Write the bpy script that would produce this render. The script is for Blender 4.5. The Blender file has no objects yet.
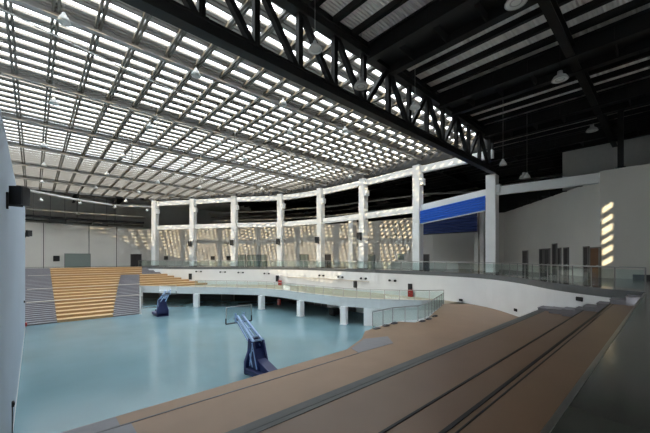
import bpy, math, random
from mathutils import Vector, Matrix
random.seed(7)
S = bpy.context.scene
COL = S.collection
EYE = 7.0
F, CX, HY = 317.0, 325.0, 258.0
CT, ST = 0.677, 0.736
# ------------------------------------------------------------------ layout helpers
def ray(px):
    t = (px - CX) / F
    return (CT + ST * t, ST - CT * t)
def at(px, py, z):
    d = (EYE - z) * F / (py - HY)
    a, b = ray(px)
    return Vector((a * d, b * d, z))
def on_poly(px, poly):
    a, b = ray(px); best = None
    for (x0, y0), (x1, y1) in zip(poly, poly[1:]):
        ex, ey = x1 - x0, y1 - y0
        det = a * (-ey) + b * ex
        if abs(det) < 1e-9: continue
        d = (x0 * (-ey) + y0 * ex) / det
        s = (a * y0 - b * x0) / det
        if d > 1 and -1e-6 <= s <= 1 + 1e-6 and (best is None or d < best[0]):
            L = math.hypot(ex, ey); best = (d, ex / L, ey / L)
    d, tx, ty = best
    return Vector((a * d, b * d, 0)), d, Vector((tx, ty, 0))
def z_at(py, d): return EYE - (py - HY) * d / F
def catmull(pts, n=6):
    P = [Vector(p) for p in pts]; P = [2 * P[0] - P[1]] + P + [2 * P[-1] - P[-2]]
    out = []
    for i in range(1, len(P) - 2):
        for k in range(n):
            t = k / n
            p0, p1, p2, p3 = P[i - 1], P[i], P[i + 1], P[i + 2]
            out.append(0.5 * ((2 * p1) + (p2 - p0) * t + (2 * p0 - 5 * p1 + 4 * p2 - p3) * t * t + (3 * p1 - p0 - 3 * p2 + p3) * t ** 3))
    out.append(P[-2])
    return [tuple(p) for p in out]
def offset(poly, o):
    out = []
    for i, p in enumerate(poly):
        a = Vector(poly[max(i - 1, 0)]); b = Vector(poly[min(i + 1, len(poly) - 1)])
        t = (b - a).normalized()
        out.append((p[0] + t.y * o, p[1] - t.x * o))
    return out
def walk(poly, step):
    """points every ~step m along a 2-D polyline, ends included"""
    L = [0]
    for a, b in zip(poly, poly[1:]): L.append(L[-1] + math.hypot(b[0] - a[0], b[1] - a[1]))
    n = max(1, round(L[-1] / step)); out = []; j = 0
    for k in range(n + 1):
        s = L[-1] * k / n
        while j < len(L) - 2 and L[j + 1] < s: j += 1
        f = (s - L[j]) / max(L[j + 1] - L[j], 1e-9)
        a, b = poly[j], poly[j + 1]
        out.append((a[0] + (b[0] - a[0]) * f, a[1] + (b[1] - a[1]) * f))
    return out
def cross_y(poly, y):
    """largest x where polyline crosses Y=y"""
    best = None
    for a, b in zip(poly, poly[1:]):
        if (a[1] - y) * (b[1] - y) <= 0 and abs(a[1] - b[1]) > 1e-9:
            x = a[0] + (b[0] - a[0]) * (y - a[1]) / (b[1] - a[1])
            if best is None or x > best: best = x
    return best
def cross_x(poly, x):
    best = None
    for a, b in zip(poly, poly[1:]):
        if (a[0] - x) * (b[0] - x) <= 0 and abs(a[0] - b[0]) > 1e-9:
            y = a[1] + (b[1] - a[1]) * (x - a[0]) / (b[0] - a[0])
            if best is None or y > best: best = y
    return best
# ------------------------------------------------------------------ materials
def mat(name, col, rough=0.6, metal=0.0, spec=0.5, vary=0.0, scale=3.0, bump=0.0, bscale=40.0, coat=0.0, rvary=0.0):
    m = bpy.data.materials.new(name); m.use_nodes = True
    nt = m.node_tree; b = nt.nodes['Principled BSDF']
    b.inputs['Base Color'].default_value = (*col, 1); b.inputs['Roughness'].default_value = rough
    b.inputs['Metallic'].default_value = metal; b.inputs['Specular IOR Level'].default_value = spec
    if coat: b.inputs['Coat Weight'].default_value = coat; b.inputs['Coat Roughness'].default_value = 0.1
    if vary or bump or rvary:
        tc = nt.nodes.new('ShaderNodeTexCoord')
    if vary:
        n = nt.nodes.new('ShaderNodeTexNoise'); n.inputs['Scale'].default_value = scale; n.inputs['Detail'].default_value = 5
        r = nt.nodes.new('ShaderNodeValToRGB')
        r.color_ramp.elements[0].position = .3; r.color_ramp.elements[1].position = .7
        r.color_ramp.elements[0].color = (*[c * (1 - vary) for c in col], 1)
        r.color_ramp.elements[1].color = (*[min(1, c * (1 + vary)) for c in col], 1)
        nt.links.new(tc.outputs['Object'], n.inputs['Vector']); nt.links.new(n.outputs['Fac'], r.inputs['Fac'])
        nt.links.new(r.outputs['Color'], b.inputs['Base Color'])
    if rvary:
        n = nt.nodes.new('ShaderNodeTexNoise'); n.inputs['Scale'].default_value = .35; n.inputs['Detail'].default_value = 6
        r = nt.nodes.new('ShaderNodeMapRange'); r.inputs['To Min'].default_value = rough - rvary; r.inputs['To Max'].default_value = rough + rvary
        nt.links.new(tc.outputs['Object'], n.inputs['Vector']); nt.links.new(n.outputs['Fac'], r.inputs['Value'])
        nt.links.new(r.outputs['Result'], b.inputs['Roughness'])
    if bump:
        n = nt.nodes.new('ShaderNodeTexNoise'); n.inputs['Scale'].default_value = bscale; n.inputs['Detail'].default_value = 4
        u = nt.nodes.new('ShaderNodeBump'); u.inputs['Strength'].default_value = bump; u.inputs['Distance'].default_value = .02
        nt.links.new(tc.outputs['Object'], n.inputs['Vector']); nt.links.new(n.outputs['Fac'], u.inputs['Height'])
        nt.links.new(u.outputs['Normal'], b.inputs['Normal'])
    return m
def glass_mat(name, tint, refl=0.08):
    m = bpy.data.materials.new(name); m.use_nodes = True; nt = m.node_tree; nt.nodes.clear()
    o = nt.nodes.new('ShaderNodeOutputMaterial'); mx = nt.nodes.new('ShaderNodeMixShader')
    t = nt.nodes.new('ShaderNodeBsdfTransparent'); t.inputs['Color'].default_value = (*tint, 1)
    g = nt.nodes.new('ShaderNodeBsdfGlossy'); g.inputs['Roughness'].default_value = .03
    lw = nt.nodes.new('ShaderNodeLayerWeight'); lw.inputs['Blend'].default_value = .25
    mr = nt.nodes.new('ShaderNodeMapRange'); mr.inputs['To Min'].default_value = refl * .5; mr.inputs['To Max'].default_value = min(.5, refl * 4)
    nt.links.new(lw.outputs['Facing'], mr.inputs['Value']); nt.links.new(mr.outputs['Result'], mx.inputs['Fac'])
    nt.links.new(t.outputs[0], mx.inputs[1]); nt.links.new(g.outputs[0], mx.inputs[2]); nt.links.new(mx.outputs[0], o.inputs[0])
    return m
def translucent_mat(name, col, trans):
    m = bpy.data.materials.new(name); m.use_nodes = True; nt = m.node_tree; nt.nodes.clear()
    o = nt.nodes.new('ShaderNodeOutputMaterial'); mx = nt.nodes.new('ShaderNodeMixShader'); mx.inputs[0].default_value = trans
    d = nt.nodes.new('ShaderNodeBsdfDiffuse'); d.inputs['Color'].default_value = (*col, 1)
    t = nt.nodes.new('ShaderNodeBsdfTranslucent'); t.inputs['Color'].default_value = (*col, 1)
    nt.links.new(d.outputs[0], mx.inputs[1]); nt.links.new(t.outputs[0], mx.inputs[2]); nt.links.new(mx.outputs[0], o.inputs[0])
    return m
def deck_mat():
    m = mat('roof_deck', (.74, .72, .67), .55)
    nt = m.node_tree; b = nt.nodes['Principled BSDF']
    tc = nt.nodes.new('ShaderNodeTexCoord'); w = nt.nodes.new('ShaderNodeTexWave'); w.bands_direction = 'Y'
    w.inputs['Scale'].default_value = 1.6; w.inputs['Distortion'].default_value = 0
    u = nt.nodes.new('ShaderNodeBump'); u.inputs['Strength'].default_value = .9; u.inputs['Distance'].default_value = .08
    nt.links.new(tc.outputs['Object'], w.inputs['Vector']); nt.links.new(w.outputs['Fac'], u.inputs['Height']); nt.links.new(u.outputs['Normal'], b.inputs['Normal'])
    return m
M = dict(
    court=mat('court_epoxy', (.19, .315, .36), .15, spec=.8, vary=.10, scale=.18, rvary=.06),
    stone=mat('polished_stone', (.07, .072, .063), .16, spec=.6, vary=.08, scale=.6),
    slab=mat('slab_edge', (.13, .135, .135), .6, vary=.06),
    white=mat('white_paint', (.82, .82, .81), .75, vary=.03, scale=.5),
    cream=mat('cream_wall', (.70, .67, .62), .8, vary=.03, scale=.4),
    blue_wall=mat('pale_blue_wall', (.38, .445, .525), .7, vary=.03, scale=.3),
    balcony=mat('balcony_white', (.60, .64, .64), .7, vary=.03),
    beige=mat('beige_floor', (.50, .43, .32), .6, vary=.05),
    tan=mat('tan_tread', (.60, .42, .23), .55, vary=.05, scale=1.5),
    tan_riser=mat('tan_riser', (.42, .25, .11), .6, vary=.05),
    brown=mat('brown_vinyl', (.30, .19, .12), .45, vary=.06, scale=.8, bump=.05),
    brown_shade=mat('shaded_brown_vinyl', (.215, .13, .08), .4, vary=.06, scale=.8, bump=.05),  # brown vinyl darkened: dimmer light on the upper tiers put into the colour
    greyvinyl=mat('grey_vinyl', (.22, .22, .24), .5, vary=.05),
    greystep=mat('grey_step', (.27, .26, .28), .6, vary=.04),
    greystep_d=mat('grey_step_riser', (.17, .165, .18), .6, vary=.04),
    pale=mat('pale_trim', (.62, .56, .47), .5),
    black=mat('black_steel', (.006, .006, .006), .55, spec=.3),
    blackp=mat('black_plastic', (.012, .012, .013), .5),
    dark=mat('dark_paint_and_shade', (.03, .03, .03), .8),
    steel=mat('brushed_steel', (.42, .42, .40), .35, metal=.9),
    galv=mat('grey_paint_steel', (.33, .325, .31), .55, spec=.4, vary=.06),
    rib=mat('olive_grey_steel', (.13, .122, .105), .55, vary=.06),
    pipe=mat('white_pipe', (.62, .62, .60), .5),
    shade=mat('lamp_shade', (.60, .60, .58), .35, metal=.2),
    lens=mat('lamp_lens', (.55, .55, .52), .3),
    navy=mat('navy_padding', (.012, .022, .10), .45, vary=.1),
    bluesteel=mat('blue_arm', (.36, .50, .74), .4, vary=.04),
    rim=mat('dark_rim', (.03, .02, .02), .5),
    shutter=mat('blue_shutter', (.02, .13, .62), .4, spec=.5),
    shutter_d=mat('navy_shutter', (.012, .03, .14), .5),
    greydoor=mat('grey_green_door', (.23, .27, .25), .5),
    darkdoor=mat('dark_door_and_shade', (.05, .045, .045), .6),
    brdoor=mat('brown_door', (.16, .075, .035), .5, vary=.1),
    frame=mat('door_frame', (.20, .19, .18), .5),
    red=mat('red_paint', (.42, .03, .025), .4),
    sign=mat('green_panel', (.20, .33, .30), .5),
    roofdark=mat('dark_roof', (.035, .035, .034), .8, vary=.1),
    upper=mat('upper_wall_grey', (.55, .54, .51), .85, vary=.04),
    under=mat('under_wall', (.34, .34, .33), .8),
    glass=glass_mat('rail_glass', (.89, .95, .935), .06),
    clear=glass_mat('clear_glass', (.93, .96, .97), .08),
    roofglass=glass_mat('roof_glass', (.95, .97, .97), .06),
    frost_fill=translucent_mat('frosted_fill_glass', (.46, .48, .49), .7),
    louver=translucent_mat('louver_sheet', (.36, .35, .33), .24),
)
M['deck'] = deck_mat()
# ------------------------------------------------------------------ mesh builder
class MB:
    def __init__(s): s.v = []; s.f = []; s.mi = []; s.cur = 0; s.sm = []
    def add(s, vs, fs, smooth=False):
        o = len(s.v); s.v += [Vector(v) for v in vs]
        for f in fs: s.f.append([o + i for i in f]); s.mi.append(s.cur); s.sm.append(smooth)
        return s
    def box(s, lo, hi):
        (a, b, c), (d, e, g) = lo, hi
        return s.add([(a,b,c),(d,b,c),(d,e,c),(a,e,c),(a,b,g),(d,b,g),(d,e,g),(a,e,g)],
                     [(0,3,2,1),(4,5,6,7),(0,1,5,4),(1,2,6,5),(2,3,7,6),(3,0,4,7)])
    def cbox(s, c, size, ax=None, bev=0.0):
        """box centred at c; ax = horizontal unit direction of its local x"""
        ax = Vector(ax).normalized() if ax is not None else Vector((1, 0, 0)); ay = Vector((-ax.y, ax.x, 0)); az = Vector((0, 0, 1))
        c = Vector(c); hx, hy, hz = size[0] / 2, size[1] / 2, size[2] / 2
        if not bev:
            vs = [c + ax * x * hx + ay * y * hy + az * z * hz for z in (-1, 1) for (x, y) in ((-1,-1),(1,-1),(1,1),(-1,1))]
            return s.add(vs, [(0,3,2,1),(4,5,6,7),(0,1,5,4),(1,2,6,5),(2,3,7,6),(3,0,4,7)])
        b = bev; rings = []
        for z, i in ((-hz, b), (-hz + b, 0), (hz - b, 0), (hz, b)):
            X, Y = hx - i, hy - i
            rings.append([c + ax * x + ay * y + az * z for x, y in ((-X+b,-Y),(X-b,-Y),(X,-Y+b),(X,Y-b),(X-b,Y),(-X+b,Y),(-X,Y-b),(-X,-Y+b))])
        vs = [p for r in rings for p in r]; fs = [tuple(range(7, -1, -1)), tuple(range(24, 32))]
        for k in range(3):
            for i in range(8): fs.append((k*8+i, k*8+(i+1)%8, (k+1)*8+(i+1)%8, (k+1)*8+i))
        return s.add(vs, fs)
    def bar(s, p0, p1, w, h, up=(0, 0, 1)):
        p0, p1 = Vector(p0), Vector(p1); t = (p1 - p0).normalized(); u = Vector(up)
        if abs(t.dot(u)) > .98: u = Vector((1, 0, 0))
        r = t.cross(u).normalized(); u = r.cross(t).normalized()
        vs = [p + r * a * w / 2 + u * b * h / 2 for p in (p0, p1) for a, b in ((-1,-1),(1,-1),(1,1),(-1,1))]
        return s.add(vs, [(0,3,2,1),(4,5,6,7),(0,1,5,4),(1,2,6,5),(2,3,7,6),(3,0,4,7)])
    def ibeam(s, p0, p1, w, h, t=.06):
        p0, p1 = Vector(p0), Vector(p1); z = Vector((0, 0, 1))
        s.bar(p0 + z * (h/2 - t/2), p1 + z * (h/2 - t/2), w, t); s.bar(p0 - z * (h/2 - t/2), p1 - z * (h/2 - t/2), w, t)
        return s.bar(p0, p1, t, h - 2 * t)
    def tube(s, pts, r, n=8):
        pts = [Vector(p) for p in pts]; o = len(s.v); vs = []; fs = []
        for i, p in enumerate(pts):
            t = (pts[min(i+1, len(pts)-1)] - pts[max(i-1, 0)]).normalized()
            u = Vector((0, 0, 1)) if abs(t.z) < .9 else Vector((1, 0, 0))
            a = t.cross(u).normalized(); b = a.cross(t).normalized()
            vs += [p + (a * math.cos(2*math.pi*k/n) + b * math.sin(2*math.pi*k/n)) * r for k in range(n)]
        for i in range(len(pts) - 1):
            for k in range(n): fs.append((i*n+k, i*n+(k+1)%n, (i+1)*n+(k+1)%n, (i+1)*n+k))
        s.add(vs, fs, True); s.add([vs[k] for k in range(n)], [tuple(range(n-1,-1,-1))]); s.add([vs[-n+k] for k in range(n)], [tuple(range(n))])
        return s
    def lathe(s, c, prof, n=16):
        c = Vector(c); vs = []; fs = []
        for r, z in prof: vs += [c + Vector((r*math.cos(2*math.pi*k/n), r*math.sin(2*math.pi*k/n), z)) for k in range(n)]
        for i in range(len(prof) - 1):
            for k in range(n): fs.append((i*n+k, i*n+(k+1)%n, (i+1)*n+(k+1)%n, (i+1)*n+k))
        return s.add(vs, fs, True)
    def prism(s, poly, z0, z1):
        a = sum(p[0]*q[1]-q[0]*p[1] for p, q in zip(poly, poly[1:] + poly[:1]))
        if a < 0: poly = poly[::-1]
        n = len(poly)
        s.add([(p[0], p[1], z0) for p in poly] + [(p[0], p[1], z1) for p in poly],
              [tuple(range(n-1,-1,-1)), tuple(range(n, 2*n))] + [(i, (i+1)%n, n+(i+1)%n, n+i) for i in range(n)])
        return s
    def extrude(s, pts, d):
        """planar polygon pts (3-D) extruded along vector d"""
        n = len(pts); d = Vector(d); pts = [Vector(p) for p in pts]
        return s.add(pts + [p + d for p in pts], [tuple(range(n-1,-1,-1)), tuple(range(n, 2*n))] + [(i, (i+1)%n, n+(i+1)%n, n+i) for i in range(n)])
    def strip(s, poly, z0, z1, th):
        """wall of thickness th (to the right of the walking direction) along a 2-D polyline"""
        q = offset(poly, th); n = len(poly); vs = []
        for (a, b) in zip(poly, q): vs += [(a[0],a[1],z0),(a[0],a[1],z1),(b[0],b[1],z1),(b[0],b[1],z0)]
        fs = [(0,1,2,3), (4*n-1,4*n-2,4*n-3,4*n-4)]
        for i in range(n - 1):
            for k in range(4): fs.append((4*i+k, 4*i+4+k, 4*i+4+(k+1)%4, 4*i+(k+1)%4))
        return s.add(vs, fs)
    def build(s, name, mats, parent=None, base=None):
        if not isinstance(mats, (list, tuple)): mats = [mats]
        if parent is not None: org = parent['_w']
        elif base is not None: org = base
        else:
            org = [sum((min(v[i] for v in s.v), max(v[i] for v in s.v))) / 2 for i in range(2)] + [min(v.z for v in s.v)]
        org = Vector(org)
        me = bpy.data.meshes.new(name); me.from_pydata([v - org for v in s.v], [], s.f)
        for m in mats: me.materials.append(m)
        me.polygons.foreach_set('material_index', s.mi); me.polygons.foreach_set('use_smooth', s.sm); me.validate(); me.update()
        import bmesh
        bm = bmesh.new(); bm.from_mesh(me); bmesh.ops.recalc_face_normals(bm, faces=bm.faces); bm.to_mesh(me); bm.free()
        o = bpy.data.objects.new(name, me); COL.objects.link(o); W[o.name] = org
        if parent is not None: o.parent = parent['o']; o.location = org - W[parent['o'].name]
        else: o.location = org
        return {'o': o, '_w': org}
W = {}
def root(name, base, label, cat, group=None, kind=None):
    o = bpy.data.objects.new(name, None); COL.objects.link(o); o.location = base; o.empty_display_size = .3
    W[o.name] = Vector(base); r = {'o': o, '_w': Vector(base)}
    return tag(r, label, cat, group, kind)
def tag(r, label=None, cat=None, group=None, kind=None):
    o = r['o']
    if label: o['label'] = label
    if cat: o['category'] = cat
    if group: o['group'] = group
    if kind: o['kind'] = kind
    return r
def struct(r, label, cat): return tag(r, label, cat, kind='structure')
# ------------------------------------------------------------------ plan curves
RIM = catmull([(20.4,.8),(21.3,2.4),(23.5,4.8),(27.8,7.9),(31.3,11.7),(32.8,16),(33.2,21),(33.2,29),(33.0,37.5),(30.8,45),(25.8,51.4),(19.6,57.6),(14.2,66.2)], 5)
COLS = [(34.3,12.2),(34.2,20.6),(34.3,29.3),(34.0,38.0),(32.0,46.3),(26.9,53.6),(22.3,61.2),(17.6,68.4)]
RING = catmull(COLS, 4)
RINGS = RING + [(10, 70.3), (-16, 70.6)]                       # skylight boundary
BALC = [(11.9,54.2),(14.4,50.3),(17.3,46.5),(20.6,42.6),(23.3,38.7),(24.1,34.5),(24.1,31),(24.4,24),(26.0,20),(28.4,16.8),(30.3,15.4)]
OUTER = [(33.6,-10),(33.6,3.8),(48,15.5),(44,24),(41.8,40),(37,53),(29,65),(21.5,74.8),(18,76),(-14,76)]
ZC = 5.4
# ------------------------------------------------------------------ setting
b = MB(); b.box((-14, 5, -.3), (40, 70, 0)); struct(b.build('court_floor', M['court']), 'glossy teal painted sports floor', 'floor')
b = MB(); b.prism([(-14,-12),(60,-12),(60,84),(-14,84),(-14,66.1),(14.1,66.1)] + RIM[::-1] + [(-14,.8)], ZC - .35, ZC)
cf = struct(b.build('concourse_floor', [M['stone']]), 'dark polished stone floor of the upper concourse', 'floor')
b = MB(); b.strip(offset(RIM, -.02), ZC - .36, ZC + .06, .10); struct(b.build('trim_concourse', M['slab']), 'dark grey slab edge above the white parapet wall', 'trim')
# light metal edge strip of the near platform
b = MB(); b.box((-14, .74, ZC - .04), (20.4, .80, ZC + .012)); struct(b.build('trim_platform', M['steel']), 'thin metal edge strip of the dark platform', 'trim')
b = MB(); b.strip(RIM, 0, ZC - .36, .3); struct(b.build('wall_parapet', M['white']), 'long curved white parapet wall below the concourse railing', 'wall')
# balcony
bal_back = [p for p in RIM if p[1] < 54.3 and p[1] > 13]
b = MB(); b.prism(BALC + bal_back[:1] + [p for p in bal_back[1:]] + [(22.9, 54.2)], 1.86, 2.4)
struct(b.build('balcony_floor', M['beige']), 'beige floor of the curved lower balcony', 'floor')
b = MB(); b.strip(BALC, 1.84, 2.82, .22); struct(b.build('balcony_beam', M['balcony']), 'curved pale fascia beam along the balcony edge', 'beam')
b = MB(); b.strip([(25.4,21.6),(28.4,17.2),(30.4,15.6)], 0, 1.86, .25); struct(b.build('wall_balcony_end', M['white']), 'short white wall closing the space under the balcony', 'wall')
b = MB(); b.strip([(30.8,16.5),(30.8,33)], 0, 1.86, .25); struct(b.build('wall_under_balcony', M['white']), 'pale wall under the right part of the balcony', 'wall')
b = MB(); b.strip([(30.8,33),(30.8,38.5),(27.2,46),(22.0,54),(14,62)], 0, 1.86, .25); struct(b.build('wall_under_balcony', M['dark']), 'wall deep under the left part of the balcony, its shade painted black', 'wall')  # shade under the balcony put into the wall colour
# columns under the balcony
for i, (px, y) in enumerate([(171, 304), (196.5, 306), (261.5, 308), (300.5, 315), (344, 323)]):
    p, d, t = on_poly(px, offset(BALC, .45))
    c = MB(); c.cbox((p.x, p.y, .93), (.64, .64, 1.86), t); c.cbox((p.x, p.y, .06), (.70, .70, .12), t)
    if i == 0: continue
    r = c.build('concrete_column', M['white'])
    tag(r, ['', 'short white column under the balcony, beside the far hoop stand', 'short white column under the balcony, second counting from the far hoop stand',
            'short white column under the balcony, third counting from the far hoop stand', 'short white column under the balcony, next to the white end wall'][i], 'column', 'short columns under the balcony', 'thing')
for px, w, k in [(228, 2.2, 0), (318, 1.4, 1), (352, 1.2, 2)]:
    p, d, t = on_poly(px, [(30.75,16.5),(30.75,38.5),(27.15,46),(21.95,54),(14,62)])
    r = root('door_%d' % (31 + k), (p.x, p.y, 0), ['wide dark opening under the balcony left of the near hoop stand', 'dark door opening in the wall under the balcony middle', 'dark door opening under the balcony beside its end wall'][k], 'door', None, 'structure')
    c = MB(); c.cbox((p.x, p.y, .85), (w, .16, 1.7), t); c.build('door_leaf', M['darkdoor'], r)  # solid dark box painted in for the shade inside the opening
    c = MB(); c.cbox((p.x, p.y, 1.74), (w + .2, .2, .1), t)
    for s in (-1, 1): c.cbox((p.x + t.x*s*(w/2+.05), p.y + t.y*s*(w/2+.05), .85), (.1, .2, 1.7), t)
    c.build('door_frame', M['frame'], r)
# left partition (pale blue)
b = MB(); b.extrude([(-.62,9.2,0),(-.62,44.6,0),(-.62,44.6,12.1),(-.62,30,11.0),(-.62,22,10.55),(-.62,9.2,10.9)], (-.35, 0, 0))
struct(b.build('wall_left', M['blue_wall']), 'tall pale blue-grey wall on the left of the court', 'wall')
b = MB(); b.box((-.62, 9.2, 0), (-.60, 44.6, .12)); struct(b.build('baseboard_left', M['pipe']), 'pale skirting along the pale blue wall', 'baseboard')
# outer walls
b = MB(); b.strip(OUTER[1:], ZC, 13.3, .3); struct(b.build('wall_far', M['cream']), 'long cream wall behind the concourse columns', 'wall')
b = MB(); b.box((33.6, -10, ZC), (34.0, 3.8, 14.0)); struct(b.build('wall_right', M['cream']), 'cream wall at the right with patches of low sun', 'wall')
for i, px in enumerate((43.5, 89, 116.5)):
    p, d, t = on_poly(px, OUTER)
    c = MB(); c.cbox((p.x, p.y - .01, (ZC + 13.3) / 2), (.10, .06, 13.3 - ZC), t); struct(c.build('trim_%d' % (i + 1), M['dark']), 'dark vertical joint in the far cream wall, %s' % ['nearest the pale blue wall', 'right of the shutter door', 'beside the dark doorway'][i], 'trim')
b = MB(); b.strip([(44.0,-10),(44.0,8.2)], 13.0, 19.68, .3); b.box((33.9, -10, 13.9), (44, 3.8, 14.0)); struct(b.build('wall_right_upper', M['upper']), 'grey set-back wall above the right cream wall', 'wall')
b = MB(); b.box((60, -12, ZC), (60.4, 84, 21)); struct(b.build('wall_right_outer', M['roofdark']), 'outer wall far behind the concourse', 'wall')
b = MB(); b.box((-16, 83, ZC), (60, 83.4, 21)); struct(b.build('wall_far_outer', M['upper']), 'grey outer wall above the far cream wall', 'wall')
b = MB(); b.box((-14.4, -12, 0), (-14, 84, 21)); struct(b.build('wall_left_outer', M['upper']), 'outer wall beyond the pale blue wall', 'wall')
# back wall, unseen behind the camera; its windows are added to bring daylight in
b = MB(); wins = [(16.1, 17.9, 12.6, 17.6), (19.3, 20.1, 11.9, 13.4)]
frost_fill = [(-12, -4, 9, 13), (-3, 5, 9, 13), (6, 14, 9, 13), (24, 32, 9, 13)]  # frosted panels out of view, added as fill light
xs = sorted({-16, 60, *[w for q in wins + frost_fill for w in q[:2]]})
for x0, x1 in zip(xs, xs[1:]):
    q = [w for w in wins + frost_fill if w[0] <= x0 and w[1] >= x1]
    if q: b.box((x0, -5.3, ZC), (x1, -5, q[0][2])); b.box((x0, -5.3, q[0][3]), (x1, -5, 21))
    else: b.box((x0, -5.3, ZC), (x1, -5, 21))
struct(b.build('wall_back', M['cream']), 'cream wall behind the platform', 'wall')
for i, (x0, x1, z0, z1) in enumerate(wins + frost_fill):
    r = root('window_%d' % (i + 1), ((x0+x1)/2, -5.15, z0), 'slatted high opening added to the back wall to let the sun in' if i < 2 else 'wide frosted panel added to the back wall as unseen fill light', 'window', None, 'structure')
    c = MB(); c.box((x0, -5.16, z0), (x1, -5.14, z1)); c.build('pane', M['clear'] if i < 2 else M['frost_fill'], r)
    c = MB(); n = 6 if i < 2 else 2
    for k in range(n + 1):
        z = z0 + (z1 - z0) * k / n; c.box((x0, -5.28, z - .06 - .09 * (k % 2)), (x1, -5.02, z + .06 + .05 * (k % 3)))
    for x in ((x0, x1) if i < 2 else (x0, (x0 + x1) / 2, x1)): c.box((x - .05, -5.28, z0), (x + .05, -5.02, z1))
    c.build('window_frame', M['frame'], r)
# ------------------------------------------------------------------ opaque roof
b = MB(); b.prism([(-16,-5.4),(61,-5.4),(61,84),(-16,84)] + [(-16, 70.6), (10, 70.3)] + RING[::-1] + [(34.3, 12.0), (-16, 12.0)], 19.7, 20.0)
roof = struct(b.build('ceiling', M['deck']), 'ribbed metal roof deck over the dark steelwork', 'ceiling')
pr = root('ceiling_steel', (10, 4, 19.2), 'black purlins and girders under the metal roof deck', 'ceiling', None, 'structure')
x = -13.0
while x < 58:
    c = MB(); y1 = 12.0 if x < 35 else 70
    c.bar((x, -4.9, 19.52), (x, y1, 19.52), .14, .36); c.bar((x, -4.9, 19.35), (x, y1, 19.35), .24, .04); c.build('purlin', M['black'], pr)
    x += 1.45
for gx in (-1.8, 6.7, 15.3, 23.6, 32.2, 40.6, 49):
    c = MB(); y1 = 11.7 if gx < 35 else 70
    for o in (-1.0, 1.0): c.ibeam((gx + o, -4.9, 18.85), (gx + o, y1, 18.85), .45, 1.0, .1)
    c.bar((gx, -4.9, 18.9), (gx, y1, 18.9), 1.7, .06)
    for k in range(-4, int(y1), 2): c.bar((gx - 1.1, k, 18.85), (gx + 1.1, k, 18.85), .06, .9)
    c.build('girder', M['black'], pr)
for gy in (3.8,):
    c = MB(); c.ibeam((-14, gy, 18.75), (60, gy, 18.75), .4, .7, .06); c.build('cross_girder', M['black'], pr)
b = MB()
for gy in (20.6, 29.2, 38, 46, 54, 62):
    xr = cross_y(RINGS, gy) or 20; b.ibeam((xr, gy, 18.9), (60, gy, 18.9), .4, 1.2, .08)
for gx in (-8, -1, 6, 13): b.ibeam((gx, 70.4, 18.9), (gx, 83, 18.9), .4, 1.2, .08)
b.build('edge_girder', M['black'], pr)
b = MB(); b.box((-14, 12.0, 19.15), (34.2, 12.08, 19.7)); b.build('closing_strip', M['black'], pr)
# steel posts seen above the right wall
for k, (x, y) in enumerate(((33.9, 2.6), (34.0, -2.0))):
    c = MB(); c.bar((x, y, 14.0), (x, y, 19), .35, .35); c.bar((x, y, 14.05), (x, y, 14.1), .6, .6)
    tag(c.build('steel_post', M['black']), ['black steel post standing on the right cream wall near its lit corner', 'black steel post standing on the right cream wall at the picture edge'][k], 'post')
# ------------------------------------------------------------------ roof truss
TY, TZ0, TZ1 = 12.0, 15.75, 18.95
tr = root('roof_truss', (10, TY, TZ0), 'long black steel truss carrying the edge of the glass roof', 'truss')
c = MB(); c.ibeam((-14, TY, TZ0), (34.2, TY, TZ0), .5, .55, .1); c.bar((-14, TY, TZ0), (34.2, TY, TZ0), .34, .5); c.build('bottom_chord', M['black'], tr)
c = MB(); c.ibeam((-14, TY, TZ1), (34.2, TY, TZ1), .5, .55, .1); c.bar((-14, TY, TZ1), (34.2, TY, TZ1), .34, .5); c.build('top_chord', M['black'], tr)
posts = [-11.8 + 2.353 * i for i in range(20)]
for p in posts:
    c = MB(); c.ibeam((p, TY, TZ0), (p, TY, TZ1), .3, .3, .05); c.bar((p, TY, TZ0), (p, TY, TZ1), .26, .26); c.bar((p - .3, TY, TZ0 + .35), (p + .3, TY, TZ0 + .35), .05, .25)
    c.build('post', M['black'], tr)
for i in range(19):
    a, bq = posts[i], posts[i + 1]
    down = True if i < 11 else ((i - 12) % 2 == 0)
    c = MB(); c.bar((a, TY, TZ1 if down else TZ0), (bq, TY, TZ0 if down else TZ1), .26, .26, (0, 1, 0)); c.build('diagonal', M['black'], tr)
# ------------------------------------------------------------------ skylight
def zs(y): return 19.0 - .0125 * (y - 12)
sk = root('ceiling_skylight', (10, 40, 18.6), 'glass roof of bright panes, pale louvres and grey steel ribs', 'skylight', None, 'structure')
YB = [20.2, 28.5, 36.8, 45.1, 53.4, 61.7]
for yb in YB:
    xr = cross_y(RINGS, yb); z = zs(yb)
    c = MB(); c.ibeam((-14, yb, z), (xr, yb, z), .30, .40, .05); c.build('beam', M['galv'], sk)
x = -12.64
while x < 34:
    ye = cross_x(RINGS, x) if x < 33.9 else None
    if ye is None or ye < 14: ye = 38
    c = MB()
    for o in (-.095, .095): c.bar((x + o, 12.2, zs(12.2) + .12), (x + o, ye, zs(ye) + .12), .12, .20)
    c.build('rib', M['rib'], sk); x += 1.68
y = 12.6; LP = 8.3 / 8
while y < 70:
    xr = cross_y(RINGS, y)
    c = MB(); z = zs(y) + .30
    c.box((-14, y - .32, z), (xr, y + .32, z + .03)); c.box((-14, y - .32, z - .055), (xr, y - .28, z + .05)); c.box((-14, y + .28, z - .055), (xr, y + .32, z + .05))
    c.box((-14, y - .03, z - .09), (xr, y + .03, z + .0))
    c.build('louvre', M['louver'], sk); y += LP
ring_in = offset(RINGS, 0)
b = MB(); pp = [(-14, 12.0), (34.3, 12.0)] + RING + [(10, 70.3), (-14, 70.6)]
n = len(pp); b.add([(p[0], p[1], zs(p[1]) + .42) for p in pp], [tuple(range(n))]); b.build('pane', M['roofglass'], sk)
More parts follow.
